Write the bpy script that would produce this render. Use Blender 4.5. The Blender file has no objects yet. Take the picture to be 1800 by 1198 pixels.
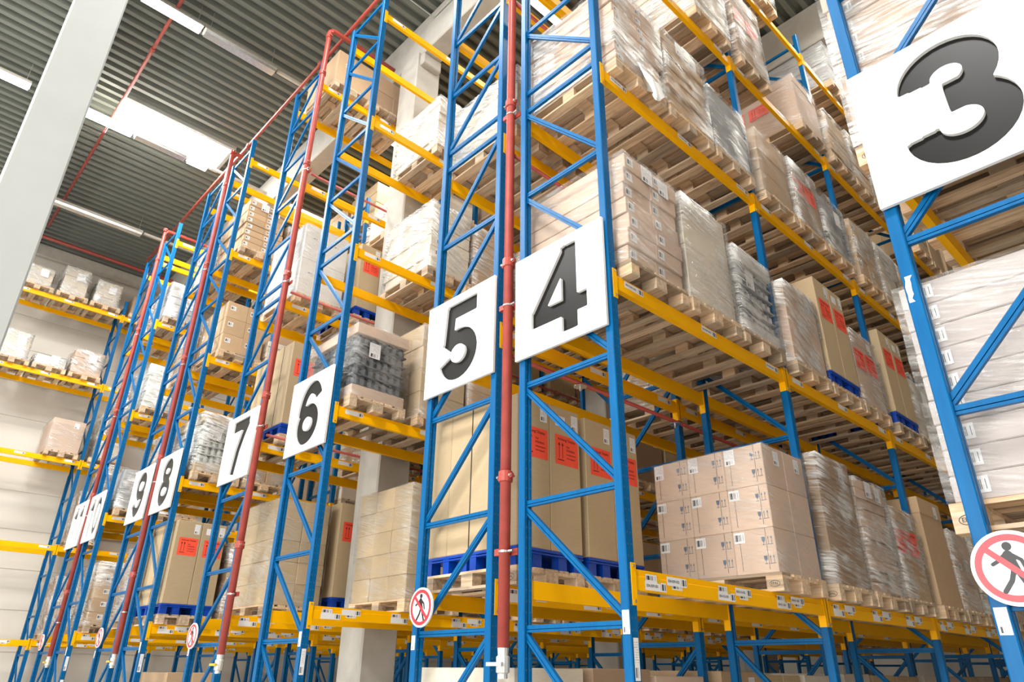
import bpy, math, random
from mathutils import Vector, Matrix
S = bpy.context.scene
COL = S.collection
R = math.radians
# ------------------------------------------------------------------ camera
cam_data = bpy.data.cameras.new('camera'); cam = bpy.data.objects.new('camera', cam_data); COL.objects.link(cam)
F_PX = 1215.56; YAW = 0.8172; PITCH = 0.4484; ROLL = 0.0113
fw = Vector((-math.sin(YAW)*math.cos(PITCH), math.cos(YAW)*math.cos(PITCH), math.sin(PITCH)))
rt = Vector((math.cos(YAW), math.sin(YAW), 0)); up = rt.cross(fw)
r2 = rt*math.cos(ROLL) + up*math.sin(ROLL); u2 = -rt*math.sin(ROLL) + up*math.cos(ROLL)
m = Matrix((r2, u2, -fw)).transposed().to_4x4(); m.translation = Vector((2.8506, -3.7054, 1.6309))
cam.matrix_world = m
cam_data.sensor_width = 36; cam_data.lens = 36*F_PX/1800; cam_data.clip_start = 0.05; cam_data.clip_end = 300
S.camera = cam
# ------------------------------------------------------------------ world, lamps, exposure
S.view_settings.view_transform = 'Standard'; S.view_settings.look = 'None'; S.view_settings.gamma = 1
S.view_settings.use_curve_mapping = False; S.view_settings.exposure = 0.36
W = bpy.data.worlds.new('world'); S.world = W; W.use_nodes = True
W.node_tree.nodes['Background'].inputs[0].default_value = (1.0, 0.985, 0.96, 1)
W.node_tree.nodes['Background'].inputs[1].default_value = 0.55
S.cycles.max_bounces = 8; S.cycles.transparent_max_bounces = 24; S.cycles.diffuse_bounces = 4; S.cycles.glossy_bounces = 3
S.cycles.transmission_bounces = 4; S.cycles.caustics_reflective = False; S.cycles.caustics_refractive = False
S.cycles.use_denoising = True; S.cycles.sample_clamp_indirect = 6
def area(name, loc, rot, sx, sy, e, col=(1, 1, 1)):
    l = bpy.data.lights.new(name, 'AREA'); l.shape = 'RECTANGLE'; l.size = sx; l.size_y = sy; l.energy = e; l.color = col
    o = bpy.data.objects.new(name, l); COL.objects.link(o); o.location = loc; o.rotation_euler = rot
    return o
# daylight falling through the roof lights over the cross aisle
for i, (x, e) in enumerate(((-12.2, 450), (-4.0, 170))):
    area('skylight_daylight', (x, -1.6, 13.05), (R(8), 0, 0), 1.4, 2.2, e, (1, .99, .97))
for i, (x, e) in enumerate(((-16.0, 450), (-8.5, 850), (2.5, 1350))):
    area('skylight_daylight', (x, -7.5, 13.05), (R(20), 0, 0), 1.8, 3.2, e, (1, .98, .95))
area('rear_fill_light', (1, -15, 3.4), (R(86), 0, 0), 18, 5.5, 1900, (1, .98, .94))  # low, wide fill light added behind the camera
random.seed(7)
# ------------------------------------------------------------------ materials
def nmat(name):
    mt = bpy.data.materials.new(name); mt.use_nodes = True
    nt = mt.node_tree; b = nt.nodes['Principled BSDF']
    return mt, nt, b
def N(nt, t, **kw):
    n = nt.nodes.new(t)
    for k, v in kw.items():
        if hasattr(n, k): setattr(n, k, v)
    return n
def Lk(nt, a, b): nt.links.new(a, b)
def math_node(nt, op, a, b=None):
    n = N(nt, 'ShaderNodeMath', operation=op)
    for i, v in enumerate((a, b)):
        if v is None: continue
        if isinstance(v, (int, float)): n.inputs[i].default_value = v
        else: Lk(nt, v, n.inputs[i])
    return n.outputs[0]
def ramp(nt, src, stops):
    n = N(nt, 'ShaderNodeValToRGB'); e = n.color_ramp.elements
    while len(e) < len(stops): e.new(0.5)
    for el, (p, c) in zip(e, stops): el.position = p; el.color = (*c, 1) if len(c) == 3 else c
    Lk(nt, src, n.inputs[0]); return n.outputs[0]
def mixc(nt, f, a, b, blend='MIX'):
    n = N(nt, 'ShaderNodeMix', data_type='RGBA', blend_type=blend)
    if isinstance(f, (int, float)): n.inputs[0].default_value = f
    else: Lk(nt, f, n.inputs[0])
    for i, v in ((6, a), (7, b)):
        if isinstance(v, tuple): n.inputs[i].default_value = (*v[:3], 1)
        else: Lk(nt, v, n.inputs[i])
    return n.outputs[2]
def noise(nt, vec, scale, detail=3, rough=.55, dist=0.0):
    n = N(nt, 'ShaderNodeTexNoise'); n.inputs['Scale'].default_value = scale; n.inputs['Detail'].default_value = detail
    n.inputs['Roughness'].default_value = rough; n.inputs['Distortion'].default_value = dist
    if vec is not None: Lk(nt, vec, n.inputs['Vector'])
    return n.outputs[0]
def mapped(nt, src, scale=(1, 1, 1), rot=(0, 0, 0)):
    n = N(nt, 'ShaderNodeMapping'); n.inputs['Scale'].default_value = scale; n.inputs['Rotation'].default_value = rot
    Lk(nt, src, n.inputs[0]); return n.outputs[0]
def bump(nt, b, h, s=.3, d=.01):
    n = N(nt, 'ShaderNodeBump'); n.inputs['Strength'].default_value = s; n.inputs['Distance'].default_value = d
    Lk(nt, h, n.inputs['Height']); Lk(nt, n.outputs[0], b.inputs['Normal'])
def simple(name, col, rough=.5, metal=0.0, var=.12, scale=6.0, spec=.5):
    mt, nt, b = nmat(name)
    tc = N(nt, 'ShaderNodeTexCoord')
    f = noise(nt, tc.outputs['Object'], scale, 4)
    c = tuple(max(0, v*(1-var)) for v in col); d = tuple(min(1, v*(1+var)) for v in col)
    Lk(nt, ramp(nt, f, [(.3, c), (.7, d)]), b.inputs['Base Color'])
    b.inputs['Roughness'].default_value = rough; b.inputs['Metallic'].default_value = metal
    b.inputs['Specular IOR Level'].default_value = spec
    return mt
M = {}
def blue_paint(name, slots):
    mt, nt, b = nmat(name)
    tc = N(nt, 'ShaderNodeTexCoord'); obj = tc.outputs['Object']
    f = noise(nt, mapped(nt, obj, (8, 8, 1.2)), 3, 4)
    base = ramp(nt, f, [(.25, (.000, .088, .250)), (.75, (.000, .122, .325))])
    sc = noise(nt, mapped(nt, obj, (30, 30, 9)), 2, 5, .7)
    base = mixc(nt, ramp(nt, sc, [(.66, (0, 0, 0)), (.72, (1, 1, 1))]), base, (.01, .19, .44))
    if slots:
        sep = N(nt, 'ShaderNodeSeparateXYZ'); Lk(nt, obj, sep.inputs[0])
        fz = math_node(nt, 'FRACT', math_node(nt, 'MULTIPLY', sep.outputs[2], 1/.075))
        a = math_node(nt, 'LESS_THAN', fz, .13)
        ys = math_node(nt, 'LESS_THAN', math_node(nt, 'ABSOLUTE', math_node(nt, 'SUBTRACT', math_node(nt, 'ABSOLUTE', math_node(nt, 'SUBTRACT', sep.outputs[1], .043)), .018)), .006)
        g = N(nt, 'ShaderNodeNewGeometry'); sn = N(nt, 'ShaderNodeSeparateXYZ'); Lk(nt, g.outputs['True Normal'], sn.inputs[0])
        nx = math_node(nt, 'GREATER_THAN', math_node(nt, 'ABSOLUTE', sn.outputs[0]), .8)
        base = mixc(nt, math_node(nt, 'MULTIPLY', math_node(nt, 'MULTIPLY', a, ys), nx), base, (.06, .14, .26))
    Lk(nt, base, b.inputs['Base Color']); b.inputs['Roughness'].default_value = .38; b.inputs['Specular IOR Level'].default_value = .18
    return mt
M['blue'] = blue_paint('blue_rack_paint', True); M['blue_brace'] = blue_paint('blue_brace_paint', False)
M['yellow'] = simple('yellow_beam_paint', (1.0, .48, .0), .45, 0, .04, 4, .15)
M['red_pipe'] = simple('red_pipe_paint', (.40, .062, .045), .38, 0, .12, 9)
M['zinc'] = simple('zinc_bolt', (.62, .62, .60), .32, .85, .1, 20)
M['brass'] = simple('galvanised_valve', (.72, .70, .64), .35, .35, .12, 14)
M['valve_yellow'] = simple('yellow_lever', (.8, .5, .02), .4)
M['white_sign'] = simple('white_sign_board', (.86, .86, .85), .35, 0, .02, 3)
M['sign_back'] = simple('smoky_number_panel', (.010, .0098, .009), .34, 0, .2, 1.5, .16)
M['red_sign'] = simple('red_sign_print', (.72, .035, .05), .35, 0, .05)
M['black_sign'] = simple('black_print', (.012, .013, .015), .4, 0, .1)
M['blue_plastic'] = simple('blue_plastic', (.0, .055, .42), .38, 0, .15, 8)
M['label_white'] = simple('white_paper', (.80, .80, .80), .55, 0, .04)
M['orange'] = simple('orange_label', (1.0, .095, .045), .6, 0, .04)
M['ink'] = simple('ink', (.03, .03, .035), .6)
M['ink_red'] = simple('dark_ink_on_orange', (.10, .01, .01), .6)
M['concrete'] = simple('concrete', (.50, .48, .43), .8, 0, .10, 3.2)
M['white_column'] = simple('white_painted_concrete', (.44, .455, .44), .6, 0, .025, 2.5)
M['floor'] = simple('floor_screed', (.56, .55, .52), .5, 0, .12, .9)
M['lamp_body'] = simple('lamp_housing', (.60, .57, .50), .5, 0, .08)
M['yellow_strap'] = simple('yellow_strap', (.75, .55, .05), .5)
M['strap'] = simple('black_strap', (.05, .045, .04), .5)
def emit(name, col, s):
    mt, nt, b = nmat(name); b.inputs['Emission Color'].default_value = (*col, 1); b.inputs['Emission Strength'].default_value = s
    b.inputs['Base Color'].default_value = (.8, .8, .8, 1); return mt
M['tube'] = emit('lit_lamp', (1, .97, .88), 12)
M['sky'] = emit('roof_light_panel', (.96, .98, 1), 9)
def wood(name, c0, c1):
    mt, nt, b = nmat(name)
    tc = N(nt, 'ShaderNodeTexCoord'); g = N(nt, 'ShaderNodeNewGeometry'); oi = N(nt, 'ShaderNodeObjectInfo')
    mixr = math_node(nt, 'FRACT', math_node(nt, 'ADD', g.outputs['Random Per Island'], oi.outputs['Random']))
    add = N(nt, 'ShaderNodeVectorMath', operation='ADD'); Lk(nt, tc.outputs['Object'], add.inputs[0])
    cmb = N(nt, 'ShaderNodeCombineXYZ'); 
    for i in range(3): Lk(nt, math_node(nt, 'MULTIPLY', mixr, 13.0+i*7), cmb.inputs[i])
    Lk(nt, cmb.outputs[0], add.inputs[1])
    gr = noise(nt, mapped(nt, add.outputs[0], (2.2, 26, 26)), 1.0, 5, .65, .5)
    bl = noise(nt, add.outputs[0], 5.0, 3)
    c = ramp(nt, gr, [(.25, tuple(v*.50 for v in c0)), (.45, c0), (.75, c1)])
    tint = ramp(nt, mixr, [(0, (.50, .48, .46)), (.22, (.80, .79, .77)), (.55, (1.04, 1.0, .95)), (.8, (1.05, .92, .78)), (1, (1.25, 1.18, 1.06))])
    c = mixc(nt, 1.0, c, tint, 'MULTIPLY')
    c = mixc(nt, ramp(nt, bl, [(.58, (0, 0, 0)), (.75, (.55, .55, .55))]), c, tuple(v*.5 for v in c0))
    Lk(nt, c, b.inputs['Base Color']); b.inputs['Roughness'].default_value = .8
    bump(nt, b, gr, .25, .004); return mt
M['wood'] = wood('pallet_wood', (.56, .43, .30), (.80, .66, .50))
def card(name, col, var=.10):
    mt, nt, b = nmat(name)
    tc = N(nt, 'ShaderNodeTexCoord'); oi = N(nt, 'ShaderNodeObjectInfo')
    f = noise(nt, mapped(nt, tc.outputs['Object'], (1, 1, 14)), 9, 4)
    f2 = noise(nt, tc.outputs['Object'], 2.3, 3)
    c = ramp(nt, f, [(.3, tuple(v*.95 for v in col)), (.7, tuple(min(1, v*1.04) for v in col))])
    c = mixc(nt, 1.0, c, ramp(nt, oi.outputs['Random'], [(0, (1-var,)*3), (1, (1+var, 1+var*.95, 1+var*.9))]), 'MULTIPLY')
    c = mixc(nt, 1.0, c, ramp(nt, f2, [(.3, (.95, .95, .95)), (.7, (1.03, 1.03, 1.03))]), 'MULTIPLY')
    Lk(nt, c, b.inputs['Base Color']); b.inputs['Roughness'].default_value = .78
    return mt
M['kraft'] = card('kraft_board', (.50, .345, .205)); M['kraft_light'] = card('pale_kraft_board', (.49, .37, .222))
M['kraft_pink'] = card('pinkish_board', (.60, .445, .34)); M['white_card'] = card('white_board', (.74, .72, .68), .05)
M['cream'] = card('cream_board', (.68, .61, .50), .07); M['grey'] = card('grey_goods', (.33, .335, .345), .14)
M['dark'] = card('dark_goods', (.075, .085, .095), .2); M['bottle'] = card('pale_glass_goods', (.52, .54, .51), .1)
M['white_pink'] = card('pinkish_white_board', (.51, .455, .43), .04); M['brown'] = card('brown_board', (.36, .245, .155))
def film(name, amount, milk_glint, ang):
    mt, nt, b = nmat(name); nt.nodes.remove(b)
    out = nt.nodes['Material Output']; tc = N(nt, 'ShaderNodeTexCoord'); oi = N(nt, 'ShaderNodeObjectInfo')
    add = N(nt, 'ShaderNodeVectorMath', operation='ADD'); Lk(nt, tc.outputs['Object'], add.inputs[0])
    cmb = N(nt, 'ShaderNodeCombineXYZ')
    for i in range(3): Lk(nt, math_node(nt, 'MULTIPLY', oi.outputs['Random'], 31.0+i*17), cmb.inputs[i])
    Lk(nt, cmb.outputs[0], add.inputs[1])
    rot = mapped(nt, add.outputs[0], (1, 1, 1), (R(ang), R(-ang), 0))
    st = noise(nt, mapped(nt, rot, (1.3, 1.3, 17)), 2.2, 5, .62, .9)
    big = noise(nt, add.outputs[0], 2.4, 2)
    f = math_node(nt, 'MULTIPLY', st, big)
    fac = ramp(nt, f, [(.19, (.03,)*3), (.26, (amount*.40,)*3), (.36, (amount,)*3)])
    tr = N(nt, 'ShaderNodeBsdfTransparent'); tr.inputs[0].default_value = (.97, .97, .97, 1)
    gl = N(nt, 'ShaderNodeBsdfGlossy'); gl.inputs['Roughness'].default_value = .22; gl.inputs[0].default_value = (.92, .92, .90, 1)
    df = N(nt, 'ShaderNodeBsdfDiffuse'); df.inputs[0].default_value = (.82, .82, .80, 1)
    bp = N(nt, 'ShaderNodeBump'); bp.inputs['Strength'].default_value = .8; bp.inputs['Distance'].default_value = .03; Lk(nt, st, bp.inputs['Height'])
    Lk(nt, bp.outputs[0], gl.inputs['Normal'])
    mx = N(nt, 'ShaderNodeMixShader'); mx.inputs[0].default_value = milk_glint; Lk(nt, gl.outputs[0], mx.inputs[1]); Lk(nt, df.outputs[0], mx.inputs[2])  # diffuse white: film milkiness plus lamp highlights painted as pale streaks
    m2 = N(nt, 'ShaderNodeMixShader'); Lk(nt, fac, m2.inputs[0]); Lk(nt, tr.outputs[0], m2.inputs[1]); Lk(nt, mx.outputs[0], m2.inputs[2])
    Lk(nt, m2.outputs[0], out.inputs['Surface']); return mt
M['film'] = film('clear_stretch_film', .82, .62, 8); M['film_thin'] = film('thin_stretch_film', .32, .5, 14)
M['film_milk'] = film('milky_stretch_film', .93, .6, 22)
M['drape'] = simple('loose_white_film', (.78, .78, .76), .25, 0, .05, 9)
# printed papers: uv goes 0..1 over the paper
def paper(name, base, bars, split):
    mt, nt, b = nmat(name); uv = N(nt, 'ShaderNodeUVMap'); sep = N(nt, 'ShaderNodeSeparateXYZ'); Lk(nt, uv.outputs[0], sep.inputs[0])
    u, v = sep.outputs[0], sep.outputs[1]
    wn = N(nt, 'ShaderNodeTexWhiteNoise', noise_dimensions='1D'); 
    Lk(nt, math_node(nt, 'FLOOR', math_node(nt, 'MULTIPLY', u, bars)), wn.inputs['W'])
    bar = math_node(nt, 'GREATER_THAN', wn.outputs[0], .48)
    def band(x, lo, hi): return math_node(nt, 'MULTIPLY', math_node(nt, 'GREATER_THAN', x, lo), math_node(nt, 'LESS_THAN', x, hi))
    if split == 'tall':       # text lines above, bar code below
        code = math_node(nt, 'MULTIPLY', bar, math_node(nt, 'MULTIPLY', band(v, .07, .30), band(u, .12, .88)))
        tl = math_node(nt, 'LESS_THAN', math_node(nt, 'FRACT', math_node(nt, 'MULTIPLY', v, 17)), .35)
        w2 = N(nt, 'ShaderNodeTexWhiteNoise', noise_dimensions='2D'); cb = N(nt, 'ShaderNodeCombineXYZ')
        Lk(nt, math_node(nt, 'FLOOR', math_node(nt, 'MULTIPLY', u, 14)), cb.inputs[0]); Lk(nt, math_node(nt, 'FLOOR', math_node(nt, 'MULTIPLY', v, 17)), cb.inputs[1]); Lk(nt, cb.outputs[0], w2.inputs['Vector'])
        txt = math_node(nt, 'MULTIPLY', math_node(nt, 'MULTIPLY', tl, math_node(nt, 'GREATER_THAN', w2.outputs[0], .35)), math_node(nt, 'MULTIPLY', band(v, .38, .92), band(u, .1, .9)))
        ink = math_node(nt, 'MAXIMUM', code, math_node(nt, 'MULTIPLY', txt, .45))
    elif split == 'code':
        ink = math_node(nt, 'MULTIPLY', bar, math_node(nt, 'MULTIPLY', band(v, .2, .8), band(u, .08, .92)))
    else:                     # wide: number printed as text mesh, code at the far end
        ink = math_node(nt, 'MULTIPLY', bar, math_node(nt, 'MULTIPLY', band(v, .15, .85), band(u, .70, .97)))
    Lk(nt, mixc(nt, ink, base, (.04, .04, .05)), b.inputs['Base Color']); b.inputs['Roughness'].default_value = .5
    return mt
M['paper_tall'] = paper('shipping_paper', (.82, .82, .83), 34, 'tall'); M['paper_code'] = paper('bar_code_paper', (.80, .80, .80), 30, 'code')
M['paper_wide'] = paper('location_paper', (.82, .82, .82), 90, 'wide')
# ------------------------------------------------------------------ mesh helpers
class MB:
    def __init__(s): s.v = []; s.f = []; s.m = []; s.uv = {}
    def add(s, vs, fs, mi=0):
        o = len(s.v); s.v += [tuple(p) for p in vs]; s.f += [tuple(i+o for i in f) for f in fs]; s.m += [mi]*len(fs); return s
    def box(s, x0, x1, y0, y1, z0, z1, mi=0, c=0.0):
        if c <= 0:
            return s.add([(x0,y0,z0),(x1,y0,z0),(x1,y1,z0),(x0,y1,z0),(x0,y0,z1),(x1,y0,z1),(x1,y1,z1),(x0,y1,z1)],
                [(0,3,2,1),(4,5,6,7),(0,1,5,4),(1,2,6,5),(2,3,7,6),(3,0,4,7)], mi)
        ring = lambda a, b, z: [(x0+a,y0+b,z),(x1-a,y0+b,z),(x1-b,y0+a,z),(x1-b,y1-a,z),(x1-a,y1-b,z),(x0+a,y1-b,z),(x0+b,y1-a,z),(x0+b,y0+a,z)]
        vs = ring(c, c*.98, z0) + ring(c, 0, z0+c) + ring(c, 0, z1-c) + ring(c, c*.98, z1)
        fs = [tuple(range(7, -1, -1)), tuple(range(24, 32))]
        for k in range(3):
            for i in range(8): fs.append((k*8+i, k*8+(i+1) % 8, k*8+8+(i+1) % 8, k*8+8+i))
        return s.add(vs, fs, mi)
    def prism(s, poly, p0, p1, ax, ay, mi=0):
        n = len(poly); p0, p1, ax, ay = Vector(p0), Vector(p1), Vector(ax), Vector(ay)
        vs = [p0+ax*a+ay*b for a, b in poly] + [p1+ax*a+ay*b for a, b in poly]
        fs = [tuple(range(n-1, -1, -1)), tuple(range(n, 2*n))] + [(i, (i+1) % n, n+(i+1) % n, n+i) for i in range(n)]
        return s.add(vs, fs, mi)
    def tube(s, pts, r, n=10, mi=0, caps=True):
        pts = [Vector(p) for p in pts]; o = len(s.v); rings = []
        for i, p in enumerate(pts):
            d = ((pts[i]-pts[i-1]).normalized() if i else Vector()) + ((pts[i+1]-pts[i]).normalized() if i < len(pts)-1 else Vector()); d.normalize()
            a = d.cross(Vector((0, 0, 1)) if abs(d.z) < .9 else Vector((0, 1, 0))).normalized(); b = d.cross(a)
            rr = r[i] if isinstance(r, (list, tuple)) else r
            rings.append([p+a*rr*math.cos(2*math.pi*k/n)+b*rr*math.sin(2*math.pi*k/n) for k in range(n)])
        vs = [q for g in rings for q in g]; fs = []
        for i in range(len(pts)-1):
            for k in range(n): fs.append((i*n+k, (i+1)*n+k, (i+1)*n+(k+1) % n, i*n+(k+1) % n))
        if caps: fs += [tuple(range(n)), tuple(range(len(vs)-1, len(vs)-n-1, -1))]
        return s.add(vs, fs, mi)
    def quad(s, a, b, c, d, mi=0):
        s.uv[len(s.f)] = [(0,0),(1,0),(1,1),(0,1)]
        return s.add([a, b, c, d], [(0,1,2,3)], mi)
    def mesh(s, name, mats, smooth=False):
        me = bpy.data.meshes.new(name); me.from_pydata(s.v, [], s.f)
        for mt in (mats if isinstance(mats, (list, tuple)) else [mats]): me.materials.append(M[mt] if isinstance(mt, str) else mt)
        me.polygons.foreach_set('material_index', s.m)
        if smooth: me.polygons.foreach_set('use_smooth', [True]*len(s.f))
        if s.uv:
            ul = me.uv_layers.new(name='UVMap')
            for fi, cs in s.uv.items():
                p = me.polygons[fi]
                for k, li in enumerate(p.loop_indices): ul.data[li].uv = cs[k]
        me.update(); return me
def link(name, me, parent=None, loc=(0, 0, 0), rz=0.0):
    o = bpy.data.objects.new(name, me); COL.objects.link(o); o.location = loc
    if rz: o.rotation_euler = (0, 0, rz)
    if parent is not None: o.parent = parent
    return o
def tag(o, label, cat, group=None):
    o['label'] = label; o['category'] = cat
    if group: o['group'] = group
    return o
def struct(name, me, loc=(0, 0, 0)):
    o = link(name, me, None, loc); o['kind'] = 'structure'; return o
CACHE = {}
def cached(key, fn):
    if key not in CACHE: CACHE[key] = fn()
    return CACHE[key]
ORD = ['first', 'second', 'third', 'fourth', 'fifth', 'sixth', 'seventh']
LEVEL = ['lowest', 'second', 'third', 'fourth', 'top']
# flat text as a mesh lying in the local XZ plane, facing -Y
def text_mesh(txt, size, mat, align='CENTER'):
    cu = bpy.data.curves.new('text', 'FONT'); cu.body = txt; cu.size = size; cu.align_x = align; cu.align_y = 'CENTER'; cu.offset = size*.012
    ob = bpy.data.objects.new('text', cu); me = bpy.data.meshes.new_from_object(ob)
    bpy.data.objects.remove(ob); bpy.data.curves.remove(cu)
    me.materials.clear(); me.materials.append(M[mat]); return me
def mesh_into(mb, me, frame, mi):
    # frame: (origin, right vector, up vector)
    o, a, b = (Vector(q) for q in frame)
    mb.add([o+a*v.co.x+b*v.co.y for v in me.vertices], [tuple(p.vertices) for p in me.polygons], mi)
# signed-distance drawing of strokes -> filled outline
def contour_curve(sdf, x0, x1, y0, y1, n):
    dx = (x1-x0)/n; ny = max(4, int(round((y1-y0)/dx))); dy = (y1-y0)/ny
    g = [[sdf(x0+i*dx, y0+j*dy) for i in range(n+1)] for j in range(ny+1)]
    segs = {}
    def pt(i, j, k, l):
        a, b = g[j][i], g[l][k]; t = a/(a-b)
        return (round(x0+(i+(k-i)*t)*dx, 6), round(y0+(j+(l-j)*t)*dy, 6))
    for j in range(ny):
        for i in range(n):
            c = [(i, j), (i+1, j), (i+1, j+1), (i, j+1)]; s = [g[q[1]][q[0]] < 0 for q in c]
            if all(s) or not any(s): continue
            cr = []
            for e in range(4):
                if s[e] != s[(e+1) % 4]: cr.append((e, pt(*c[e], *c[(e+1) % 4]), s[e]))
            ins = [q for q in cr if not q[2]]; outs = [q for q in cr if q[2]]
            for q in outs:
                q2 = min(ins, key=lambda z: (z[0]-q[0]) % 4) if len(ins) > 1 else ins[0]
                segs[q[1]] = q2[1]
    loops = []
    while segs:
        st, nx = segs.popitem(); lp = [st]
        while nx != st and nx in segs: lp.append(nx); nx = segs.pop(nx)
        if len(lp) > 5: loops.append(lp)
    return loops
def fill_mesh(loops, ext, mats):
    cu = bpy.data.curves.new('outline', 'CURVE'); cu.dimensions = '2D'; cu.fill_mode = 'BOTH'; cu.extrude = ext
    for lp in loops:
        sp = cu.splines.new('POLY'); sp.points.add(len(lp)-1); sp.use_cyclic_u = True
        for p, q in zip(sp.points, lp): p.co = (q[0], q[1], 0, 1)
    ob = bpy.data.objects.new('outline', cu); me = bpy.data.meshes.new_from_object(ob)
    bpy.data.objects.remove(ob); bpy.data.curves.remove(cu)
    me.transform(Matrix.Rotation(R(90), 4, 'X'))         # local XY -> XZ, facing -Y
    me.materials.clear()
    for mt in mats: me.materials.append(M[mt])
    return me
def stroke_sdf(strokes):
    # strokes: (points, half width, round caps); butt ends are cut square to the stroke
    def f(x, y):
        best = 9.0
        for pts, w, rc in strokes:
            bd = 9.0; bi = 0; bt = 0.0; last = len(pts)-2
            for i in range(last+1):
                ax, ay = pts[i]; dx, dy = pts[i+1][0]-ax, pts[i+1][1]-ay; L2 = dx*dx+dy*dy
                t = min(1.0, max(0.0, ((x-ax)*dx+(y-ay)*dy)/L2)); d = math.hypot(x-ax-t*dx, y-ay-t*dy)
                if d < bd: bd, bi, bt = d, i, t
            d = bd-w
            if not rc:
                for e, n, ok in ((pts[0], pts[1], bi == 0 and bt <= 0), (pts[-1], pts[-2], bi == last and bt >= 1)):
                    if ok:
                        L = math.hypot(e[0]-n[0], e[1]-n[1]); d = max(d, ((x-e[0])*(e[0]-n[0])+(y-e[1])*(e[1]-n[1]))/L)
            if d < best: best = d
        return best
    return f
def arc(cx, cy, rx, ry, a0, a1, n=26):
    return [(cx+rx*math.cos(R(a0+(a1-a0)*i/n)), cy+ry*math.sin(R(a0+(a1-a0)*i/n))) for i in range(n+1)]
HW = .108
DIGIT = {
 '0': [(arc(.31, .5, .215, .405, 0, 360, 48), HW, True)],
 '1': [([(.36, 0), (.36, 1)], HW, False), ([(.38, .90), (.08, .70)], HW*.9, False)],
 '3': [(arc(.30, .715, .195, .185, 180, -90), HW, False), (arc(.30, .30, .225, .205, 90, -180), HW, False), ([(.265, .5225), (.37, .5225)], HW+.024, False)],
 '4': [([(.46, 0), (.46, 1)], HW, False), ([(.47, .965), (.03, .30)], HW*.85, False), ([(-.04, .27), (.68, .27)], HW*.9, False)],
 '5': [([(.09, .905), (.60, .905)], HW, False), ([(.165, .98), (.125, .46)], HW*.9, False), (arc(.30, .315, .225, .225, 150, -165), HW, False)],
 '6': [(arc(.31, .31, .215, .22, 0, 360, 44), HW, True), (arc(.34, .52, .245, .385, 186, 30), HW, False)],
 '7': [([(0, .905), (.62, .905)], HW, False), ([(.56, .92), (.44, .70), (.32, .42), (.24, 0)], HW, False)],
 '8': [(arc(.31, .735, .18, .172, 0, 360, 40), HW, True), (arc(.31, .295, .215, .202, 0, 360, 44), HW, True)],
}
DIGIT['9'] = [([(.62-x, 1-y) for x, y in p], w, rc) for p, w, rc in DIGIT['6']]
# ------------------------------------------------------------------ layout
BAY = 2.8; LV = [2.254+2.2235*i for i in range(5)]
RX = {3: (1.95, 2.95), 4: (-1.01, 0), 5: (-2.29, -1.3), 6: (-5.18, -4.18), 7: (-7.19, -6.2), 8: (-10.06, -9.06), 9: (-11.37, -10.38),
      10: (-14.2, -13.2), 11: (-15.53, -14.5), 12: (-19.5, -18.5)}
Y0 = {r: 0.0 for r in RX}; Y0[12] = .34-BAY
NB = {3: 4, 4: 6, 5: 6, 6: 6, 7: 6, 8: 6, 9: 6, 10: 6, 11: 6, 12: 7}
NAME = {12: 'the unnumbered rack by the wall'}
def rack_name(r): return NAME.get(r, 'rack %d' % r)
# ------------------------------------------------------------------ the building shell
struct('floor', MB().box(-21, 9, -16, 26, -.2, 0).mesh('floor', 'floor'))
def deck():
    mb = MB(); P = .25; x = -20.6; prof = []
    while x < 9.4:
        prof += [(x, 13.3), (x+.10, 13.3), (x+.125, 13.42), (x+.225, 13.42)]; x += P
    n = len(prof); vs = [(a, -16, b) for a, b in prof] + [(a, 26, b) for a, b in prof]
    fs = [(i, n+i, n+i+1, i+1) for i in range(n-1)]
    mb.add(vs, fs); return mb
mt, nt, b = nmat('ribbed_roof_sheet'); tc = N(nt, 'ShaderNodeTexCoord')
Lk(nt, ramp(nt, noise(nt, mapped(nt, tc.outputs['Object'], (4, .4, 4)), 2, 4), [(.3, (.15, .163, .143)), (.7, (.19, .203, .178))]), b.inputs['Base Color'])
b.inputs['Roughness'].default_value = .42; M['deck'] = mt
struct('ceiling', deck().mesh('ceiling', 'deck'))
mt, nt, b = nmat('wall_panel_sheet'); tc = N(nt, 'ShaderNodeTexCoord'); sep = N(nt, 'ShaderNodeSeparateXYZ'); Lk(nt, tc.outputs['Object'], sep.inputs[0])
Lk(nt, ramp(nt, noise(nt, mapped(nt, tc.outputs['Object'], (1, .15, 1)), 1.2, 3), [(.3, (.69, .655, .585)), (.7, (.75, .715, .64))]), b.inputs['Base Color'])
b.inputs['Roughness'].default_value = .55; M['wall'] = mt
def panel_wall(along, p, a0, a1, z1, sgn):
    mb = MB(); z = 0.0
    while z < z1-.01:                     # horizontal cladding panels with shadow joints
        h = min(1.0, z1-z)
        if along == 'y': mb.box(min(p, p-sgn*.12), max(p, p-sgn*.12), a0, a1, z+.012, z+h-.012); mb.box(min(p-sgn*.02, p-sgn*.12), max(p-sgn*.02, p-sgn*.12), a0, a1, z-.012, z+.012)
        else: mb.box(a0, a1, min(p, p-sgn*.12), max(p, p-sgn*.12), z+.012, z+h-.012); mb.box(a0, a1, min(p-sgn*.02, p-sgn*.12), max(p-sgn*.02, p-sgn*.12), z-.012, z+.012)
        z += h
    return mb
struct('wall_left', panel_wall('y', -20.2, -16, 26, 13.3, 1).mesh('wall_left', 'wall'))
struct('wall_far', panel_wall('x', 25, -20, 9, 13.3, -1).mesh('wall_far', 'wall'))
M['wall_dark'] = simple('low_bounce_wall_sheet', (.50, .475, .43), .6, 0, .06, 1)  # sheet colour darkened on the unseen side wall to cut its bounced light
struct('wall_right', panel_wall('y', 8.6, -16, 26, 13.3, -1).mesh('wall_right', 'wall_dark'))
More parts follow.
